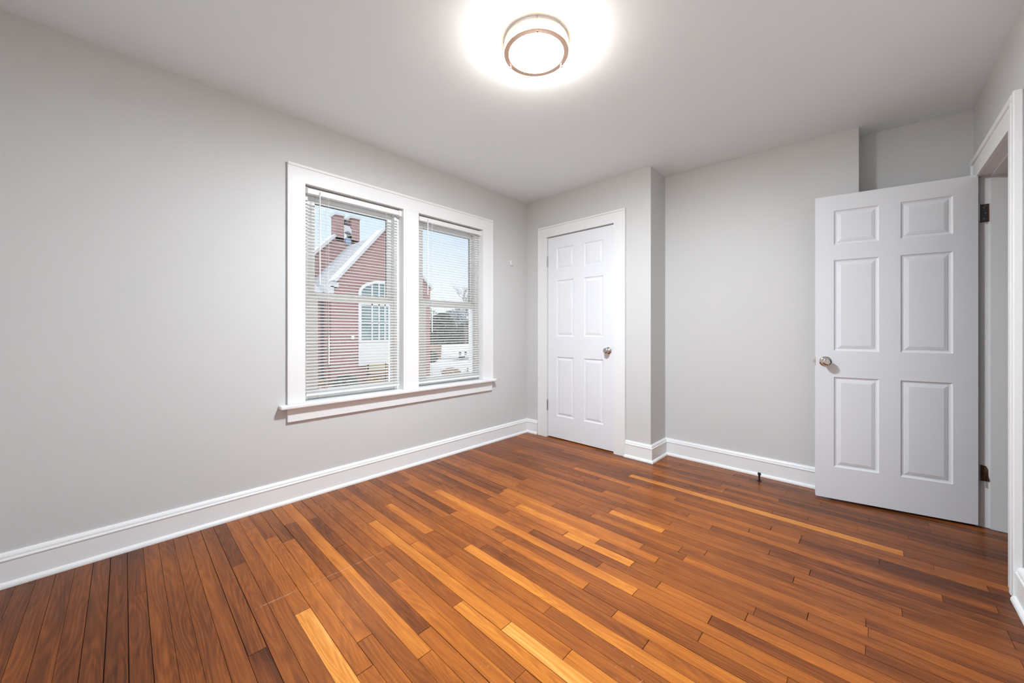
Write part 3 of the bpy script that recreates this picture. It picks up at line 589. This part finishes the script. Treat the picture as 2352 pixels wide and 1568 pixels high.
def foliage(name,c,r,h,n,leaf,mat,label,cat,group,seed,shape='round'):
    rn=random.Random(seed); t=empty(name,(c[0],c[1],GZ),label,cat,group=group); mb=MB()
    for i in range(n):
        a=rn.uniform(0,2*math.pi); z=rn.random(); 
        if shape=='cone': rr=r*(1-z)**0.8*math.sqrt(rn.random())*(0.85+0.3*rn.random())
        else: rr=r*math.sqrt(max(0.02,1-(2*z-0.9)**2/1.25))*math.sqrt(rn.uniform(0.3,1))
        p=Vector((c[0]+rr*math.cos(a),c[1]+rr*math.sin(a),GZ+0.03+z*h))
        d1_=Vector((rn.uniform(-1,1),rn.uniform(-1,1),rn.uniform(-0.6,1))).normalized(); d2_=d1_.orthogonal().normalized(); s=leaf*rn.uniform(0.6,1.4)
        q=d1_.cross(d2_)*s*0.35
        mb.add([p-d1_*s,p+d2_*s*0.4,p+d1_*s,p-d2_*s*0.4,p+q],[(0,1,4),(1,2,4),(2,3,4),(3,0,4)])
    mb.build('foliage',mat,t)
    MB().tube([(c[0],c[1],GZ-0.05),(c[0]+0.02,c[1],GZ+h*0.5),(c[0],c[1]+0.03,GZ+h*0.85)],[0.03*h**0.5+0.01,0.02*h**0.5,0.006],8).build('trunk','bark',t)
    return t
for i,(x,y,r,h,mt,lb) in enumerate([(-11.9,1.75,0.45,0.50,'twigs','low brown twiggy shrub nearest the downpipe'),(-11.7,2.75,0.50,0.55,'needles','low dark shrub below the wall lantern'),(-11.4,3.75,0.45,0.45,'twigs','low brown shrub in front of the bench'),(-11.6,5.0,0.50,0.38,'twigs','low reddish shrub below the white church panel')]):
    foliage('shrub',(x,y),r,h,900,0.05,mt,lb,'shrub','shrubs along the church wall',20+i)
# far right background
ev=[(-29,19.6,1.6,4.0,'needles'),(-33,24.0,2.1,4.6,'needles_snow'),(-29,23.3,1.7,3.3,'needles'),(-29,27.2,1.9,4.5,'needles'),(-34,19.5,2.0,3.6,'needles_snow')]
lbs=['dark evergreen left of the white van','frosted evergreen behind the van','broad dark evergreen above the white van','tallest dark evergreen behind the van','frosted evergreen beside the church corner']
for i,(x,y,r,h,mt) in enumerate(ev): foliage('evergreen_tree',(x,y),r,h,2600,0.16,mt,lbs[i],'tree','evergreens beyond the church',40+i)
for i,(x,y,r,h) in enumerate([(-44,26,3.6,6.0),(-48,42.5,4.2,6.8),(-44,34.5,3.8,5.8)]):
    foliage('distant_tree',(x,y),r,h,1500,0.22,'needles_snow',['pale distant tree nearest the church corner','pale distant tree farthest right','pale distant tree between the other two'][i],'tree','pale trees on the horizon',60+i)
# bare tree
bt=empty('bare_tree',(-23.3,18.0,GZ),'bare branching tree above the evergreens','tree')
rn=random.Random(5); mb=MB()
def branch(p,d,l,r,dep):
    q=p+d*l; mid=p+d*l*0.5+Vector((rn.uniform(-1,1),rn.uniform(-1,1),rn.uniform(-0.5,0.5)))*l*0.05
    mb.tube([p,mid,q],[r,r*0.8,r*0.6],5)
    if dep>0:
        for k_ in range(3 if dep>1 else 4):
            nd=(d+Vector((rn.uniform(-1,1),rn.uniform(-1,1),rn.uniform(-0.2,0.7)))*0.85).normalized(); branch(p+d*l*rn.uniform(0.55,1.0),nd,l*rn.uniform(0.55,0.8),r*0.55,dep-1)
branch(Vector((-23.3,18.0,GZ)),Vector((0,-0.03,1)).normalized(),3.0,0.13,5); mb.build('branches','bark',bt)
# trailer
vn=empty('trailer',(-20.5,16.9,GZ),'low white covered trailer parked beyond the church','trailer')
MB().prism([(14.45,GZ+0.28),(19.5,GZ+0.28),(19.5,GZ+1.05),(14.5,GZ+1.12)],'x',-22.0,-20.3).build('body','van',vn,bevel=0.04)
for y0,y1 in ((14.95,15.15),(15.5,15.7)): MB().box(-20.31,-20.27,y0,y1,GZ+0.38,GZ+0.62).build('side_window','darkmetal',vn)
for yy in (15.3,18.6): MB().lathe([(0,0),(0.24,0),(0.26,0.04),(0.26,0.18),(0,0.2)],(-20.5,yy,GZ+0.265),(1,0,0),24).build('wheel','tyre',vn)
fc=MB(); 
for i in range(14): fc.box(-22.4,-22.36,13.0+i*0.125,13.11+i*0.125,GZ,GZ+1.15+0.02*(i%2))
fc.box(-22.45,-22.40,13.0,14.75,GZ+0.3,GZ+0.38).box(-22.45,-22.40,13.0,14.75,GZ+0.8,GZ+0.88)
tag(fc.build('board_fence','fence'),'brown board fence between church corner and van','fence')
foliage('hedge',(-20.0,12.0),0.7,0.8,1500,0.07,'needles','low dark hedge before the brown fence','hedge',None,77)
for i,(x,y) in enumerate([(-26.5,17.2),(-26.3,19.7),(-26.5,22.2)]): foliage('evergreen_shrub',(x,y),1.1,1.25,1800,0.10,'needles',['clipped dark shrub nearest the fence','clipped dark shrub in the middle behind the trailer','clipped dark shrub at the far end behind the trailer'][i],'shrub','clipped shrubs behind the trailer',80+i)
for i,(x,y) in enumerate([(-12.6,8.4),(-12.2,9.7)]): foliage('shrub',(x,y),0.5,0.35,700,0.05,'twigs',['low orange-brown shrub just past the church corner','low orange-brown shrub farther right on the pale ground'][i],'shrub','low shrubs past the church corner',90+i)
for o in bpy.data.objects:
    if '_world' in o.keys(): del o['_world']
